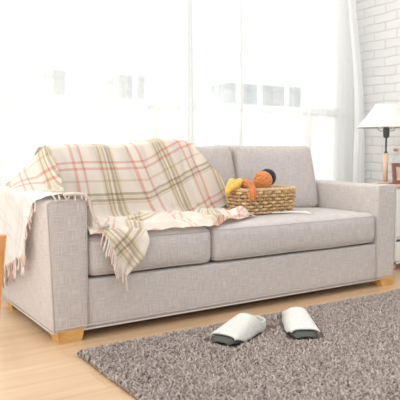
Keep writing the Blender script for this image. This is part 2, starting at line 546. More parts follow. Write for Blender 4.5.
mb = MB(); box(mb, AW - .01, L_ - AW + .01, .10, D_ - .13, B_ + .03, RZ - .01); mb.build('seat_base', M['seam'], sofa, shade=False)

mb = MB(); box(mb, .02, L_ - .02, .02, D_ - .02, B_ + .002, B_ + .012); mb.build('shade_sheet', M['undershade'], sofa, shade=False)  # black sheet added to deepen the shadow under the sofa
XM = .836
def seat_cushion(x0, x1):
    def warp(w, u):
        x, y, z = w
        k = (1 - u[0] ** 4) * (1 - u[1] ** 4)
        z2 = z + (.012 * k if z > 0 else 0)
        y2 = y - (.012 * (1 - u[0] ** 4) * (1 - u[2] ** 2) if y < 0 else 0)
        z2 += .004 * noise.noise(Vector((x * 5 + x0, y * 5, 3)))
        return (x, y2, z2)
    mb = MB()
    rbox(mb, ((x0 + x1) / 2, .312, (RZ + .004 + .455) / 2), (x1 - x0, .62, .455 - RZ - .004), .042, (12, 10, 5), warp)
    c = mb.build('seat_cushion', M['linen'], sofa)
    for z in (RZ + .020, .440):
        p = MB()
        yy = .004
        tube(p, [(x0 + .004, .3, z), (x0 + .006, yy + .028, z), (x0 + .03, yy, z)] + [(lerp(x0 + .03, x1 - .03, k / 8), yy - .006 * (1 - (2 * k / 8 - 1) ** 4), z) for k in range(1, 8)] +
             [(x1 - .03, yy, z), (x1 - .006, yy + .028, z), (x1 - .004, .3, z)], .0018, 5)
        p.build('piping', M['seam'], c)
    return c
seat_cushion(AW + .002, XM - .002); seat_cushion(XM + .002, L_ - AW - .002)

BX = 1.375
def back_cushion(x0, x1, lx=0.0, sag=0.0):
    H, T = .415, .155
    def warp(w, u):
        x, y, z = w
        k = (1 - u[0] ** 4) * (1 - u[2] ** 4)
        y2 = y * (1 + .22 * k) + (z + H / 2) * .17 - .012 * k
        z2 = z + .008 * (u[0] ** 6) * (1 if z > 0 else 0) - .012 * (1 - u[0] ** 2) * 0
        z2 -= sag * (.5 - .5 * u[0]) * (z + H / 2) / H
        x2 = x - (.022 * max(0, u[2] + .2) * max(0, u[0]) ** 3) + lx * (z + H / 2)
        y2 += .006 * noise.noise(Vector((x * 4 + x0, 1, z * 5)))
        return (x2, y2, z2)
    mb = MB()
    rbox(mb, ((x0 + x1) / 2, .490 + T / 2, .452 + H / 2), (x1 - x0, T, H), .034, (10, 5, 8), warp)
    c = mb.build('back_cushion', M['linen'], sofa)
    # piping round the front edge
    p = MB(); pts = []
    xa, xb, za, zb = x0 + .008, x1 - .008, .460, .452 + H - .010
    def P(x, z):
        h = z - .452
        uu = ((x - (x0 + x1) / 2) / ((x1 - x0) / 2)); uz = (h - H / 2) / (H / 2)
        return (x - .022 * max(0, uz + .2) * max(0, uu) ** 3 + lx * h, .497 + h * .17, z - sag * (.5 - .5 * uu) * h / H)
    for k in range(9): pts.append(P(xa, lerp(za, zb, k / 8)))
    for k in range(1, 17): pts.append(P(lerp(xa, xb, k / 16), zb))
    for k in range(1, 9): pts.append(P(xb, lerp(zb, za, k / 8)))
    tube(p, pts, .002, 5); p.build('piping', M['seam'], c)
    return c
back_cushion(AW + .005, BX - .003, 0, .034); back_cushion(BX + .003, L_ - AW - .008)

def foot(x, y, sx, sy):
    mb = MB()
    V = []; y0_ = y
    for (z, g) in ((B_ + .012, .060), (B_ - .002, .060), (0.0, .050)):
        ox, oy = 0, .060 - g if y < .3 else g - .060
        y = y0_ - oy
        V += [(x - g + ox, y - g, z), (x + g + ox, y - g, z), (x + g + ox, y + g, z), (x - g + ox, y + g, z)]
    F = [(3, 2, 1, 0), (8, 9, 10, 11)]
    for r in (0, 4):
        for k in range(4):
            F.append((r + k, r + (k + 1) % 4, r + 4 + (k + 1) % 4, r + 4 + k))
    mb.add(V, F); return mb.build('foot', M['foot'], sofa, shade=False)
for x, y in ((.072, .050), (L_ - .072, .050), (.07, D_ - .06), (L_ - .07, D_ - .06)):
    foot(x, y, 1 if x > 1 else -1, 0)

# ------------------------------------------------------------------ plaid throw
def fbm(x, y, s=0.0):
    return noise.noise(Vector((x, y, s))) + .5 * noise.noise(Vector((x * 2.1, y * 2.1, s + 7)))

throw = MB()
PR = [(.765, .78), (.752, .850), (.700, .890), (.61, .894), (.553, .880), (.532, .83), (.500, .72), (.480, .60), (.462, .52), (.446, .495), (.41, .482), (.36, .478)]
PL = [0.0]
for a, c in zip(PR, PR[1:]): PL.append(PL[-1] + math.hypot(a[0] - c[0], a[1] - c[1]))
TOPL = PL[4]; BACK = PL[-1]
def yfront(x):
    return interp(x, [.15, .25, .75, .86, 1.0, 1.12, 1.20, 1.27], [-.012, -.016, -.016, .005, .045, .105, .15, .185])
def main_sheet(u, v):
    # v: 0 behind the cushion top .. .62 foot of the back cushion .. 1 the front hem on the seat
    if v < .62:
        s = v / .62 * BACK
        q = 0
    else:
        s = BACK; q = (v - .62) / .38
    xl = .165 + .01 * math.sin(v * 9)
    xr = interp(v, [0, .255, .377, .507, .547, .62, .78, 1.0], [1.03, 1.06, 1.20, 1.29, 1.165, 1.15, 1.16, 1.255])
    x = lerp(xl, xr, u)
    y = interp(s, PL, [p[0] for p in PR]); z = interp(s, PL, [p[1] for p in PR])
    d = s - TOPL
    # folds on the back, leaning like the stripes
    f = fbm(x * 5 - d * 2.2, d * 1.6, 1.0) * .012 + .011 * math.sin((x - d * .30) * 30 + 2.0 * fbm(x * 2, d * 2, 11))
    k = smooth(.0, .2, v)
    y -= abs(f) * k * 1.5 + .004
    z -= .022 * (1 - smooth(.45, .75, x)) * (1 - smooth(.2, .42, v))
    z += (.010 * math.sin((x - .25) * 11) + .016 * math.exp(-((x - .84) / .14) ** 2) - .006) * (1 - smooth(.2, .42, v))
    vv = d + max(0.0, x - .72) * .42 * smooth(.0, .2, v)
    uu = x - (.10 + .26 * smooth(.45, .85, x)) * max(0, d) + .0
    if q > 0:
        yf = yfront(x)
        y = lerp(PR[-1][0], yf, q)
        over = max(0.0, .03 - y)
        w = smooth(0, .25, q) * (1 - smooth(.9, 1.0, q) * .5)
        rid = math.sin((y * 1.0 + x * .28) * 46 + 2.5 * fbm(x * 3, y * 3, 4))
        z = .479 + w * (.012 + .022 * max(0, rid) + .030 * abs(fbm(x * 6, y * 9, 2.0)))
        z -= smooth(.86, 1.0, q) * (.012 if x > .85 else .004)
        z -= over * .55
        # right hand end curls down to the seat
        z = lerp(z, .476, smooth(.93, 1.0, u))
        x += .012 * fbm(y * 5, x * 3, 9) * q
        vv = BACK - TOPL + (PR[-1][0] - y) + max(0.0, x - .72) * .42
        uu = x - (.10 + .26 * smooth(.45, .85, x)) * (BACK - TOPL) + .16 * fbm(x * 4, y * 4, 5) * q + .35 * q * .3
        vv += .10 * fbm(x * 3 + 4, y * 5, 8) * q
    return (x, y, z), (uu - .405 + .33 * 4, vv + .0)
grid(throw, main_sheet, 120, 116)

# tent from the cushion corner down over the arm and the sofa's outer side
def hem_z(y):
    return interp(y, [.0, .10, .17, .22, .30, .40, .60, .76], [.56, .56, .50, .40, .345, .315, .245, .21])
def arm_sheet(u, v):
    # u: 0 hem outside .. .42 outer top edge .. .66 inner top edge .. 1 inside; v: front .. back
    yf = interp(u, [0, .30, .42, .66, 1], [.20, .13, .012, .004, .03])
    y = lerp(yf, .775, v)
    k = smooth(.20, .60, y)
    hz = hem_z(y)
    xo, xi, zt = -.034, .182, .642
    bump = .006 * fbm(y * 7, u * 3, 3)
    tx, tz = lerp(.200, .19, k), lerp(.492, .868 - .23 * smooth(.62, .78, y), k)
    if u < .42:
        t = u / .42
        z = lerp(hz, zt - .006, t)
        x = xo - .010 * (1 - t) - .014 * (.5 + .5 * math.sin(y * 40 + 2 * fbm(y * 3, t, 6))) * (1 - t) ** .7 - .003
        x += .022 * smooth(.0, 1, (zt - z) / .585) * .9
        a = -(zt - z)
    elif u < .66:
        t = (u - .42) / .24
        x = lerp(xo, xi, t); ze = zt + .010 * math.sin(PI * t)
        # tent: the rear half of the arm is bridged up to the cushion corner
        z = ze + max(0.0, k) * (tz - zt) * .30 * t ** 1.4
        a = (x - xo)
    else:
        t = (u - .66) / .34
        z0 = zt + k * (tz - zt) * .30
        x = lerp(xi, tx, t ** (1.0)); z = lerp(z0, tz, t ** .9)
        a = (xi - xo) + t * abs(tz - z0)
    if u >= .42 and k > 0:
        # straighten the bridge so the cloth hangs between arm and cushion
        t = (u - .42) / .58
        xs = lerp(xo, tx, t); zs = lerp(zt, tz, t ** .85)
        x = lerp(x, xs, k * .9); z = lerp(z, max(zs, zt + .004), k * .9)
    z += bump * (1 if u > .3 else .3); x += bump * .4 * (1 if u < .42 else 0)
    return (x, y, z), (a + .35 - .5 * y, y * .9 + .25 * a + .05)
nA0 = len(throw.f); grid(throw, arm_sheet, 60, 50); nA1 = len(throw.f)

# the corner that hangs over the seat cushion's front edge
TIP = Vector((.335, -.040, .245))
def corner(u, v):
    A = Vector((lerp(.185, .475, u), lerp(.03, .02, u), .488 + .008 * math.sin(u * 14)))
    # outline of the hanging part: left edge slants to the tip, right edge bulges
    lx = interp(v, [0, .3, .6, 1], [.20, .245, .270, .295]); rx = interp(v, [0, .3, .55, 1], [.445, .448, .420, .325])
    x = lerp(lx, rx, u)
    z = interp(v, [0, .12, .25, .6, 1], [.492, .476, .437, .345, .265])
    y = interp(v, [0, .12, .25, .6, 1], [.035, -.010, -.034, -.042, -.036])
    zl = interp(v, [0, .12, .25, .6, 1], [.492, .480, .452, .375, .275])
    z = lerp(zl, z, u)
    y -= .008 * (.5 + .5 * math.sin(u * 13 + v * 3)) * smooth(.1, .4, v)
    c, s = math.cos(.65), math.sin(.65)
    d = .48 - z
    return (x, y, z), (x * c - d * s * 1.0 + .185, x * s + d * c + .06)
grid(throw, corner, 26, 26)

blanket = throw.build('throw_blanket', M['plaid'], origin=(.6, .4, .46), recalc=False)
blanket.data.materials.append(M['plaid_sunlit'])           # same wool, sun glare painted in: whiter, stripes faded
for k in range(nA0, nA1):
    if (k - nA0) % 60 < 27 + 4 * ((k - nA0) // 60 < 22):
        blanket.data.polygons[k].material_index = 1
tag(blanket, 'cream plaid throw with pink and olive stripes, draped over sofa back and arm', 'blanket')
def tassel(p, d, ln, r=.0045, material='tassel', wob=.010):
    """knotted twist of yarn hanging from p"""
    p = Vector(p); d = Vector(d).normalized()
    pts, rad = [], []
    sd = d.orthogonal().normalized(); ph = random.uniform(0, 6)
    for k in range(9):
        t = k / 8
        pts.append(p + d * ln * t + sd * wob * math.sin(t * 5 + ph) * t + Vector((0, 0, -.15 * ln * t * t)))
        rad.append(r * (1.25 if k == 1 else (.9 + .15 * math.sin(k * 2.2))) * (1 if k < 8 else .5))
    mb = MB(); tube(mb, pts, rad, 6)
    return mb.build('tassel', M[material], blanket)
for k in range(30):                                  # along the outer hem
    y = lerp(.19, .75, k / 29)
    p, _ = arm_sheet(0.0, (y - .20) / .575 if y > .2 else 0)
    tassel(Vector(p) + Vector((-.003, 0, .006)), (random.uniform(-.05, .02), random.uniform(-.25, .15), -1), random.uniform(.055, .10), .0055,
           random.choice(['tassel', 'tassel', 'tassel_pink', 'tassel_grey', 'tassel_grey']) if y > .3 else random.choice(['tassel', 'tassel_pink', 'tassel_pink']))
for k in range(5):                                   # up the front edge of the outer drape
    p, _ = arm_sheet(.06 + .07 * k, 0.0)
    tassel(p, (-.1, -.5, -1), .05, .0045, random.choice(['tassel', 'tassel_pink']))
for k in range(14):                                  # hanging corner, left edge and tip
    v = lerp(.18, 1.0, k / 13)
    p, _ = corner(0.0 if k < 11 else (k - 10) * .3, min(v, 1.0))
    tassel(Vector(p) + Vector((0, -.003, .004)), (lerp(-.35, .1, k / 13), -.05, -1), random.uniform(.05, .075), .0048, 'tassel' if k % 4 else 'tassel_pink', .006)
for k in range(7):                                   # over the front of the arm
    x = lerp(.005, .155, k / 6)
    tassel((x, -.006, .648), (random.uniform(-.5, .5), -.35, -.6), random.uniform(.02, .035), .0042, 'tassel', .004)
mb = MB(); tube(mb, [(.05, -.008, .650), (.10, -.010, .652), (.14, -.010, .648), (.165, -.008, .630), (.18, .0, .58), (.20, .005, .53), (.225, .0, .50), (.27, .02, .50)], .0075, 8)
mb.build('twisted_edge', M['tassel'], blanket)

# ------------------------------------------------------------------ basket and wool
BXC, BYC, BZ, BW, BD, BH = 1.385, .312, .4735, .385, .165, .135
basket = tag(empty('wicker_basket', (BXC, BYC, BZ)), 'rectangular woven wicker basket of wool on the sofa seat', 'basket')
def rrect(t, w, d, r):
    """point and outward normal at arc fraction t on a rounded rectangle"""
    a, c = w / 2 - r, d / 2 - r
    segs = [(2 * a, 's', (-a, -c - r), (1, 0), (0, -1)), (PI / 2 * r, 'c', (a, -c), -PI / 2, None), (2 * c, 's', (a + r, -c), (0, 1), (1, 0)), (PI / 2 * r, 'c', (a, c), 0, None),
            (2 * a, 's', (a, c + r), (-1, 0), (0, 1)), (PI / 2 * r, 'c', (-a, c), PI / 2, None), (2 * c, 's', (-a - r, c), (0, -1), (-1, 0)), (PI / 2 * r, 'c', (-a, -c), PI, None)]
    tot = sum(s[0] for s in segs); s_ = (t % 1.0) * tot
    for ln, k, p, q, n in segs:
        if s_ <= ln + 1e-9:
            if k == 's': return (p[0] + q[0] * s_, p[1] + q[1] * s_), n
            an = q + s_ / r
            return (p[0] + r * math.cos(an), p[1] + r * math.sin(an)), (math.cos(an), math.sin(an))
        s_ -= ln
    return (p[0], p[1]), (1, 0)
NST = 32
def bpt(t, z, off=0.0):
    g = 1 + .07 * z / BH
    (x, y), n = rrect(t, BW * g, BD * g, .055)
    return (BXC + x + n[0] * off, BYC + y + n[1] * off, BZ + z)
mb = MB()
for k in range(NST):
    t = k / NST
    tube(mb, [bpt(t, z * BH) for z in (0, .25, .5, .75, 1)], .0042, 6)
rows = 7
for r in range(rows):
    z = .007 + r * (BH - .02) / (rows - 1)
    npt = NST * 4
    pts = []
    for k in range(npt):
        t = k / npt
        pts.append(bpt(t, z + .0016 * math.sin(k * .9 + r * 2) + .0015 * noise.noise(Vector((k * .12, r * 3, 0))), .0110 * math.cos(PI * (t * NST + r))))
    tube(mb, pts, .0086, 6, closed=True)
mb.build('woven_wall', M['wicker'], basket)
mb = MB()
for s in (0, 1):
    pts = []
    npt = 240
    for k in range(npt):
        a = 2 * PI * k / npt * 34 + s * PI
        x, y, z = bpt(k / npt, BH + .004 + .006 * math.sin(a), .007 * math.cos(a)); pts.append((x, y, z))
    tube(mb, pts, .0066, 6, closed=True)
mb.build('braided_rim', M['wicker2'], basket)
mb = MB(); rbox(mb, (BXC, BYC, BZ + .008), (BW - .012, BD - .012, .012), .005, (4, 4, 2)); mb.build('base', M['wicker'], basket)
mb = MB(); rbox(mb, (BXC, BYC, .5455), (.352, .128, .114), .03, (6, 4, 4)); mb.build('padded_lining', M['seam'], basket)

def yarn_ball(c, r, material, label, n=46, seed=1, yr=.0042):
    rd = random.Random(seed)
    mb = MB(); c = Vector(c)
    lathe(mb, c, [(r * .93 * math.sin(PI * k / 12) + 1e-4, -r * .93 * math.cos(PI * k / 12)) for k in range(13)], 20)
    ax0 = Vector((rd.uniform(-1, 1), rd.uniform(-1, 1), rd.uniform(-1, 1))).normalized()
    for k in range(n):
        if k % 8 == 0: ax0 = Vector((rd.uniform(-1, 1), rd.uniform(-1, 1), rd.uniform(-1, 1))).normalized()
        a = (ax0 + Vector((rd.uniform(-1, 1), rd.uniform(-1, 1), rd.uniform(-1, 1))) * .12).normalized()
        off = ((k % 8) - 3.5) * r * .13
        u = a.orthogonal().normalized(); w = a.cross(u)
        rr = math.sqrt(max(0, r * r - off * off)) * rd.uniform(.97, 1.0)
        tube(mb, [c + a * off + (u * math.cos(q) + w * math.sin(q)) * rr for q in [2 * PI * j / 20 for j in range(20)]], yr, 5, closed=True)
    o = mb.build('yarn_ball', M[material], origin=c)
    return tag(o, label, 'yarn ball', 'wool in the wicker basket')
yarn_ball((1.383, .298, .660), .054, 'orange', 'large orange yarn ball at the middle of wicker basket', 48, 3)
yarn_ball((1.474, .366, .674), .050, 'navy', 'dark navy yarn ball behind the large orange ball', 46, 5)

# rust skein flopping over the front rim: a bundle of loops
mb = MB()
rd = random.Random(4)
for k in range(30):
    a = rd.uniform(0, 2 * PI); q = math.sqrt(rd.uniform(.3, 1))
    pts = []
    for j in range(19):
        t = j / 18
        cx = 1.232 + .004 * math.sin(t * 5)
        cy = interp(t, [0, .22, .42, .62, 1], [.288, .262, .222, .196, .196])
        cz = interp(t, [0, .22, .42, .62, 1], [.628, .650, .648, .615, .558])
        w = interp(t, [0, .10, .28, .46, .56, .66, .82, .95, 1.0], [.006, .018, .024, .020, .011, .016, .024, .016, .005]) * q
        tw = a + t * 1.6
        dy, dz = (math.sin(tw) * .5, math.sin(tw)) if t < .5 else (math.sin(tw), math.sin(tw) * .25)
        pts.append((cx + w * math.cos(tw), cy + w * dy, cz + w * dz))
    tube(mb, pts, .0050, 6)
o = mb.build('yarn_skein', M['rust'], origin=(1.238, .23, .62))
tag(o, 'rust wool skein flopping over the front rim of the basket', 'yarn skein')
# mustard knitted piece bulging over the left rim
mb = MB()
NR = 15
for k in range(NR):
    a = PI * 2 * k / NR
    pts, rad = [], []
    for j in range(15):
        t = j / 14
        cx = lerp(1.255, 1.115, t); cy = lerp(.325, .285, t)
        cz = interp(t, [0, .3, .6, .85, 1], [.640, .650, .646, .622, .594])
        w = interp(t, [0, .2, .55, .85, 1], [.022, .030, .036, .026, .006])
        tw = a + t * 1.1
        pts.append((cx + .0 * math.cos(tw), cy + w * 1.15 * math.cos(tw), cz + w * .62 * math.sin(tw) + .006 * math.sin(t * 11 + 2 * math.cos(tw))))
        rad.append(.0095 * (.35 + .65 * w / .036) * (1 + .18 * math.sin(j * 2.4 + k)))
    tube(mb, pts, rad, 6)
o = mb.build('wool_knitting', M['mustard'], origin=(1.19, .32, .64))
tag(o, 'mustard ribbed knitting bulging over the left end of the basket', 'knitting')
mb = MB()
pts = [(1.30, .225, .480), (1.36, .228, .478), (1.43, .215, .477), (1.50, .205, .4765), (1.55, .175, .476), (1.575, .13, .475), (1.57, .085, .474)]
tube(mb, pts, [.004, .0045, .005, .005, .005, .006, .004], 6)
pts = [(1.40, .226, .478), (1.46, .237, .478), (1.54, .215, .477), (1.60, .165, .476), (1.605, .135, .475)]
tube(mb, pts, .0042, 6)
tag(mb.build('loose_cord', M['cord'], origin=(1.45, .2, .478)), 'loose white cord lying on the seat in front of the basket', 'cord')

# ------------------------------------------------------------------ side table, lamp, picture
TX0, TX1, TY0, TY1, TZ = 2.540, 2.925, .27, .50, .602
t = tag(empty('side_table', ((TX0 + TX1) / 2, (TY0 + TY1) / 2, 0)), 'white side table with a rosy wooden top beside the sofa', 'side table')
mb = MB(); rbox(mb, ((TX0 + TX1) / 2, (TY0 + TY1) / 2, TZ - .011), (TX1 - TX0, TY1 - TY0, .022), .005, (3, 3, 2)); mb.build('tabletop', M['top'], t)
mb = MB()
x0, x1, y0, y1 = TX0 + .012, TX1 - .012, TY0 + .015, TY1 - .012
box(mb, x0, x0 + .016, y0, y1, .045, TZ - .022); box(mb, x1 - .016, x1, y0, y1, .045, TZ - .022)
box(mb, x0, x1, y1 - .01, y1, .045, TZ - .022); box(mb, x0, x1, y0, y1, .045, .061); box(mb, x0, x1, y0 + .01, y1, .215, .231)
mb.build('body', M['cabinet'], t, shade=False)
for z0, z1 in ((.065, .200), (.236, .574)):
    mb = MB(); rbox(mb, ((x0 + x1) / 2, y0 + .002, (z0 + z1) / 2), (x1 - x0 - .006, .018, z1 - z0), .003, (3, 2, 3)); d = mb.build('drawer', M['cabinet'], t)
    mb = MB(); c = ((x0 + x1) / 2, y0 - .02, (z0 + z1) / 2)
    tube(mb, [(c[0], y0 - .007, c[2]), (c[0], y0 - .014, c[2]), (c[0], y0 - .022, c[2]), (c[0], y0 - .03, c[2])], [.005, .005, .012, .010], 12); mb.build('knob', M['knob'], d)
for fx in (x0 + .03, x1 - .03):
    for fy in (y0 + .03, y1 - .03):
        mb = MB(); lathe(mb, (fx, fy, 0), [(.012, 0), (.017, .046)], 12, True, True); mb.build('leg', M['top'], t)

LX, LY = 2.603, .425
lamp = tag(empty('table_lamp', (LX, LY, TZ)), 'table lamp with white tapered shade on the side table', 'lamp')
mb = MB(); lathe(mb, (LX, LY, TZ), [(.0, .001), (.058, .001), (.060, .004), (.058, .010), (.016, .013), (0.0, .013)], 32); mb.build('base', M['top'], lamp)
mb = MB(); lathe(mb, (LX, LY, TZ + .010), [(.0001, 0), (.0175, 0), (.017, .10), (.0155, .205), (.0001, .206)], 20); mb.build('post', M['post'], lamp)
mb = MB(); lathe(mb, (LX, LY, TZ + .214), [(.0001, 0), (.014, 0), (.015, .006), (.007, .012), (.0062, .112), (.0001, .113)], 14); mb.build('rod', M['metal'], lamp)
mb = MB(); lathe(mb, (LX, LY, TZ + .322), [(.0001, 0), (.014, .001), (.0215, .012), (.0225, .07), (.018, .078), (.0001, .080)], 20); mb.build('socket', M['metal'], lamp)
mb = MB()
lathe(mb, (LX, LY, TZ + .40), [(.0001, .0), (.013, .0), (.014, .018), (.024, .045), (.024, .07), (.012, .09), (.0001, .094)], 18); mb.build('bulb', M['mount'], lamp)
SB, ST = TZ + .396, TZ + .557
mb = MB()
prof = [(.205, 0), (.196, .010), (.170, .040), (.135, .085), (.102, .128), (.082, .161)]
lathe(mb, (LX, LY, SB), prof, 48); sh = mb.build('lamp_shade', M['shade'], lamp, solid=.002)
mb = MB()
tube(mb, [(LX + .2045 * math.cos(2 * PI * k / 48), LY + .2045 * math.sin(2 * PI * k / 48), SB) for k in range(48)], .0022, 6, closed=True)
tube(mb, [(LX + .0825 * math.cos(2 * PI * k / 32), LY + .0825 * math.sin(2 * PI * k / 32), ST) for k in range(32)], .0022, 6, closed=True)
mb.build('rim_wire', M['cord'], sh)
mb = MB()
for k in range(4):                                   # wire gallery that carries the shade
    a = PI / 2 * k + .5
    ca, sa = math.cos(a), math.sin(a)
    tube(mb, [(LX + r * ca, LY + r * sa, TZ + z) for r, z in ((.02, .372), (.035, .372), (.05, .374), (.058, .383), (.056, .395), (.07, .397), (.203, .397))], .0024, 6)
mb.build('shade_holder', M['metal'], lamp)

# picture frame leaning back a little, turned to the room
PX, PY = 2.672, .315
pf = tag(empty('picture_frame', (PX, PY, TZ)), 'brown wooden picture frame standing on the side table before the lamp', 'picture frame')
w, h, bw, dp = .20, .145, .026, .016
def lean(mb_):
    mb_.v = [(PX + x, PY + y * 1 + z * .12, TZ + .001 + z) for x, y, z in mb_.v]
mb = MB()
box(mb, -w / 2, -w / 2 + bw, 0, dp, 0, h); box(mb, w / 2 - bw, w / 2, 0, dp, 0, h)
box(mb, -w / 2 + bw, w / 2 - bw, 0, dp, 0, bw); box(mb, -w / 2 + bw, w / 2 - bw, 0, dp, h - bw, h); lean(mb); mb.build('frame', M['picframe'], pf, shade=False)
mb = MB(); box(mb, -w / 2 + bw - .002, w / 2 - bw + .002, .007, .012, bw - .002, h - bw + .002); lean(mb); mb.build('mount', M['mount'], pf, shade=False)
mb = MB(); box(mb, -w / 2 + bw + .010, w / 2 - bw - .010, .005, .0072, bw + .010, h - bw - .010); lean(mb); mb.build('print', M['print_'], pf, shade=False)
mb = MB(); mb.add([(PX - .02, PY + .03, TZ + .10), (PX + .02, PY + .03, TZ + .10), (PX + .02, PY + .050, TZ + .001), (PX - .02, PY + .050, TZ + .001)], [(0, 1, 2, 3)]); mb.build('easel_strut', M['picframe'], pf, shade=False, solid=.004)
mb = MB(); tube(mb, [(XW - .001, .60, .842), (XW - .018, .60, .842), (XW - .024, .60, .842), (XW - .034, .60, .842)], [.006, .006, .014, .011], 12)
tag(mb.build('wall_peg', M['peg'], origin=(XW, .60, .842)), 'small orange peg on the white brick wall above the picture frame', 'wall peg')

# ------------------------------------------------------------------ rug
RX0, RX1, RY0, RY1 = .03, 2.75, -2.05, -.185
mb = MB(); rbox(mb, ((RX0 + RX1) / 2, (RY0 + RY1) / 2, .006), (RX1 - RX0, RY1 - RY0, .012), .005, (8, 8, 2))
rug = tag(mb.build('shag_rug', M['rugback'], origin=((RX0 + RX1) / 2, (RY0 + RY1) / 2, 0)), 'taupe shag rug on the wooden floor in front of the sofa', 'rug')
SLIP = [(.885, -.300, math.radians(203), .340), (1.108, -.290, math.radians(238), .340)]
def pile():
    n = 120000
    px = rng.uniform(RX0, RX1, n); py = rng.uniform(RY0, RY1, n)
    keep = (py > -1.55) | (rng.random(n) < .5)
    for hx_, hy_, an, ln_ in SLIP:                       # pressed flat under the slippers
        fx = (px - hx_) * math.cos(an) + (py - hy_) * math.sin(an); fy = -(px - hx_) * math.sin(an) + (py - hy_) * math.cos(an)
        keep &= ~((fx > -.03) & (fx < ln_ + .022) & (np.abs(fy) < .086))
    px, py = px[keep], py[keep]; n = len(px)
    h = rng.uniform(.014, .027, n); r = rng.uniform(.0022, .0036, n)
    ang = rng.uniform(0, 2 * PI, n); ln = rng.uniform(.001, .014, n)
    # clumps lean together
    cl = np.sin(px * 37 + 3 * np.sin(py * 23)) * 1.6 + np.sin(py * 41 + 2 * np.sin(px * 19))
    ang = np.where(rng.random(n) < .55, cl * 2, ang)
    dx, dy = np.cos(ang), np.sin(ang)
    K, SEG = 4, 4
    T = np.linspace(0, 1, SEG)
    V = np.zeros((n, SEG, K, 3))
    curl = rng.uniform(-.012, .012, (n, 2))
    for s, tt in enumerate(T):
        cx = px + dx * ln * tt ** 1.6 + curl[:, 0] * math.sin(PI * tt)
        cy = py + dy * ln * tt ** 1.6 + curl[:, 1] * math.sin(PI * tt)
        cz = .008 + h * (tt - .28 * tt ** 3 * (ln / .014))
        rr = r * (1.0, 1.15, 1.1, .55)[s]
        for k in range(K):
            a = 2 * PI * k / K + ang
            V[:, s, k, 0] = cx + rr * np.cos(a); V[:, s, k, 1] = cy + rr * np.sin(a); V[:, s, k, 2] = cz
    V = V.reshape(-1, 3)
    base = (np.arange(n) * SEG * K)[:, None]
    q = []
    for s in range(SEG - 1):
        for k in range(K):
            l = (k + 1) % K
            q.append([s * K + k, s * K + l, (s + 1) * K + l, (s + 1) * K + k])
    q.append([(SEG - 1) * K + k for k in range(K)])
    q = np.array(q)
    F = (base[:, None, :] + q[None, :, :]).reshape(-1)
    me = bpy.data.meshes.new('pile')
    me.vertices.add(len(V)); V = V - np.array([(RX0 + RX1) / 2, (RY0 + RY1) / 2, 0]); me.vertices.foreach_set('co', V.astype(np.float32).ravel())
    nf = len(F) // 4
    me.loops.add(len(F)); me.loops.foreach_set('vertex_index', F.astype(np.int32))
    me.polygons.add(nf); me.polygons.foreach_set('loop_start', np.arange(0, len(F), 4, dtype=np.int32))
    me.update(calc_edges=True)
    me.polygons.foreach_set('use_smooth', np.ones(nf, dtype=bool))
    at = me.attributes.new('tuft', 'FLOAT', 'POINT')
    val = np.clip(rng.normal(.5, .24, n), 0, 1)
    at.data.foreach_set('value', np.repeat(val, SEG * K).astype(np.float32))
    me.materials.append(M['pile'])
    o = bpy.data.objects.new('pile', me); COL.objects.link(o); o.parent = rug; o['kind'] = 'stuff'
pile()

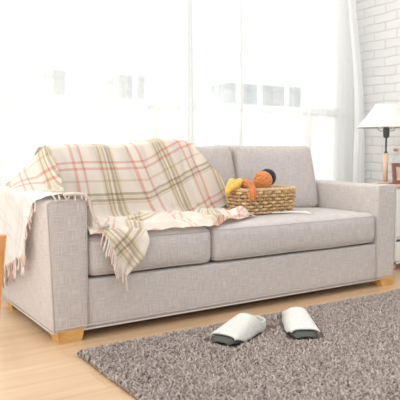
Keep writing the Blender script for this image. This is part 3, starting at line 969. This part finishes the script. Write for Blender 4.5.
# ------------------------------------------------------------------ slippers
def slipper(heel, ang, label, mirror=1):
    """mule: toe at +x of its own frame"""
    LN, HW = .340, .062
    z0 = .0135
    t = empty('slipper', (heel[0], heel[1], z0)); t.rotation_euler = (0, 0, ang)
    bpy.context.view_layer.update()
    def hw(s):           # half width along the foot
        return HW * interp(s, [0, .03, .10, .25, .45, .65, .80, .90, .955, .985, 1.0], [.10, .42, .70, .82, .86, .98, 1.0, .96, .86, .70, .55])
    def cl(s):           # gentle left/right curve
        return mirror * .010 * math.sin(s * PI)
    def stop(s):         # top of the sole, lifted at the toe
        return .018 + .019 * smooth(.74, .93, s) - .016 * smooth(.93, 1.0, s)
    def sbot(s):
        return .014 * smooth(.78, 1.0, s)
    mb = MB()
    ns, V, F = 40, [], []
    for i in range(ns + 1):
        s = i / ns
        for k in range(16):
            a = 2 * PI * k / 16
            ca, sa = math.cos(a), math.sin(a)
            e = .4
            yy = hw(s) * math.copysign(abs(ca) ** e, ca) * (1.0 if sa > 0 else .95)
            zz = lerp(sbot(s), stop(s) + (.0 if s < .74 else -.020 * smooth(.74, .93, s) * abs(ca) ** 3), .5 + .5 * math.copysign(abs(sa) ** e, sa))
            V.append((s * LN, cl(s) + yy, zz))
    for i in range(ns):
        for k in range(16):
            l = (k + 1) % 16
            F.append((i * 16 + k, i * 16 + l, (i + 1) * 16 + l, (i + 1) * 16 + k))
    F.append(tuple(reversed(range(16)))); F.append(tuple(ns * 16 + k for k in range(16)))
    mb.add(V, F)
    def bld(mb, name, material, solid=0):
        o = mb.build(name, material, solid=solid); o.parent = t; o.location = (0, 0, 0); return o
    bld(mb, 'sole', M['sole'])
    # upper: shell over the front of the foot
    S0 = .40
    def top(s):
        return interp(s, [S0, .44, .52, .65, .80, .90, .96, 1.0], [.094, .095, .090, .079, .064, .050, .045, .040])
    mb = MB()
    def up(u, v):
        a = PI * v
        # the opening's edge dips back along the sides
        s = lerp(S0 - .20 * abs(math.cos(a)) ** 2.2, 0.950, u ** .9)
        w = hw(min(1, max(s, .0))) * 1.06 + .002
        h = interp(s, [0, .14, S0], [.050, .058, .094]) if s < S0 else top(s)
        ca = math.cos(a); sa = math.sin(a)
        b0 = lerp(.012, .030, smooth(.76, .93, s))
        y = cl(s) + w * math.copysign(abs(ca) ** .72, ca)
        z = b0 + (h - b0) * sa ** .80
        return (s * LN, y, z), (s, v)
    grid(mb, up, 30, 26)
    upper = bld(mb, 'upper', M['felt'], .006)
    # collar round the heel
    mb = MB()
    def heelc(u, v):
        s0 = interp(u, [0, .18, .38, .5, .62, .82, 1], [.30, .16, .04, .004, .04, .16, .30])
        side = interp(u, [0, .18, .38, .5, .62, .82, 1], [1, 1, .95, 0, -.95, -1, -1])
        y = cl(s0) + side * (hw(s0) * 1.05 + .003)
        z = lerp(.008, interp(abs(u - .5), [0, .2, .5], [.052, .047, .056]), v)
        x = s0 * LN - .004 * math.sin(PI * v)
        return (x, y, z), (u, v)
    grid(mb, heelc, 28, 6)
    bld(mb, 'heel_collar', M['felt'], .009)
    mb = MB()
    V = [(s * LN, cl(s), .024) for s in [k / 20 for k in range(1, 19)]]
    vs, fs = [], []
    for k in range(1, 19):
        s = k / 20
        for q in (-1, -.5, 0, .5, 1): vs.append((s * LN, cl(s) + q * hw(s) * .93, .0235 + .006 * q * q))
    for i in range(17):
        for q in range(4): fs.append((i * 5 + q, i * 5 + q + 1, (i + 1) * 5 + q + 1, (i + 1) * 5 + q))
    mb.add(vs, fs); bld(mb, 'insole', M['fleece'], .006)
    return tag(t, label, 'slipper', 'pair of slippers on the rug')
slipper(SLIP[0][:2], SLIP[0][2], 'left white felt slipper on the rug, its toe pointing left')
slipper(SLIP[1][:2], SLIP[1][2], 'right white felt slipper on the rug, its dark toe facing the front', -1)

# ------------------------------------------------------------------ wooden chair, mostly outside the frame on the left
CX, CY = -.70, -.98
ch = tag(empty('lounge_chair', (CX, CY, 0)), 'honey coloured wooden chair cut off by the left edge of the picture', 'chair')
def bar(name, a, c, wx, wy, parent=ch, material='chair'):
    a, c = Vector(a), Vector(c)
    V = []
    for p in (a, c):
        V += [p + Vector((-wx, -wy, 0)), p + Vector((wx, -wy, 0)), p + Vector((wx, wy, 0)), p + Vector((-wx, wy, 0))]
    mb = MB(); mb.add(V, [(3, 2, 1, 0), (4, 5, 6, 7)] + [(k, (k + 1) % 4, 4 + (k + 1) % 4, 4 + k) for k in range(4)])
    o = mb.build(name, M[material], parent, shade=False)
    b = o.modifiers.new('bevel', 'BEVEL'); b.width = .004; b.segments = 2
    return o

# ------------------------------------------------------------------ camera
cam_d = bpy.data.cameras.new('camera'); cam = bpy.data.objects.new('camera', cam_d); COL.objects.link(cam)
CAM = Vector((-.8741, -2.5003, .84)); yaw, pitch = .5763, .0819
fw = Vector((math.sin(yaw) * math.cos(pitch), math.cos(yaw) * math.cos(pitch), -math.sin(pitch)))
cam.location = CAM
cam.rotation_euler = fw.to_track_quat('-Z', 'Y').to_euler()
cam_d.sensor_width = 36; cam_d.lens = 609.58 / 400 * 36
cam_d.dof.use_dof = True; cam_d.dof.focus_distance = 3.15; cam_d.dof.aperture_fstop = 4.0
S.camera = cam

# chair: its rear right post leans back into the frame at the left edge
rt = Vector((math.cos(yaw), -math.sin(yaw), 0)); fh = Vector((math.sin(yaw), math.cos(yaw), 0))
def world(r, d, z): return Vector((CAM.x, CAM.y, 0)) + rt * r + fh * d + Vector((0, 0, z))
dp_ = 1.78
tops = world(-.589, dp_, .592); feet = world(-.652, dp_, 0)
dv = Vector((0, 0, 0)) + (-fh) * .46
for q in (0, 1):
    bar('back_post', feet + dv * q, tops + dv * q, .016, .016)
sx = -rt * .46
for q in (0, 1):
    f0 = feet + dv * q + sx
    bar('leg', f0, f0 + Vector((0, 0, .34)) + rt * .02, .016, .016)
mid = lambda a: feet.lerp(tops, a)
V0 = mid(.58)
mb = MB(); pts = [V0 + rt * -.02, V0 + rt * -.02 + dv, V0 + sx + dv + Vector((0, 0, .02)), V0 + sx + Vector((0, 0, .02))]
mb.add([p + Vector((0, 0, z)) for z in (.0, .022) for p in pts], [(3, 2, 1, 0), (4, 5, 6, 7)] + [(k, (k + 1) % 4, 4 + (k + 1) % 4, 4 + k) for k in range(4)])
mb.build('seat', M['chair'], ch, shade=False)
for a in (.74, .90):
    p, q_ = mid(a) + dv * .02, mid(a) + dv * .98
    V = [e + rt * ox + Vector((0, 0, oz)) for e in (p, q_) for ox, oz in ((-.007, -.022), (.007, -.022), (.007, .022), (-.007, .022))]
    mb = MB(); mb.add(V, [(3, 2, 1, 0), (4, 5, 6, 7)] + [(k, (k + 1) % 4, 4 + (k + 1) % 4, 4 + k) for k in range(4)])
    mb.build('back_slat', M['chair'], ch, shade=False)

# ------------------------------------------------------------------ light: bright overcast daylight, brighter toward the window side
wd = bpy.data.worlds.new('sky'); S.world = wd; wd.use_nodes = True
nt = wd.node_tree; bg = nt.nodes['Background']
tc = N(nt, 'ShaderNodeTexCoord')
dt = N(nt, 'ShaderNodeVectorMath', operation='DOT_PRODUCT'); dt.inputs[1].default_value = Vector((-.75, .50, .45)).normalized()
nt.links.new(tc.outputs['Generated'], dt.inputs[0])
r = ramp(nt, [(0.0, (.55, .55, .56)), (.38, (.56, .58, .60)), (.50, (.68, .69, .70)), (.68, (.98, .97, .95)), (1.0, (1.6, 1.56, 1.49))])
mr = N(nt, 'ShaderNodeMapRange'); mr.inputs['From Min'].default_value = -1; nt.links.new(dt.outputs['Value'], mr.inputs['Value'])
nt.links.new(mr.outputs['Result'], r.inputs['Fac']); nt.links.new(r.outputs['Color'], bg.inputs['Color'])
bg.inputs['Strength'].default_value = 1.4
sun_d = bpy.data.lights.new('sun', 'SUN'); sun = bpy.data.objects.new('sun', sun_d); COL.objects.link(sun)
sun_d.energy = .5; sun_d.angle = math.radians(20); sun_d.color = (1, .95, .88)
sun.location = (-3, 5, 4)
sun.rotation_euler = Vector((.55, -.72, -.48)).to_track_quat('-Z', 'Y').to_euler()

S.view_settings.view_transform = 'Standard'; S.view_settings.look = 'None'
S.view_settings.exposure = 0.38; S.view_settings.gamma = 1; S.view_settings.use_curve_mapping = False
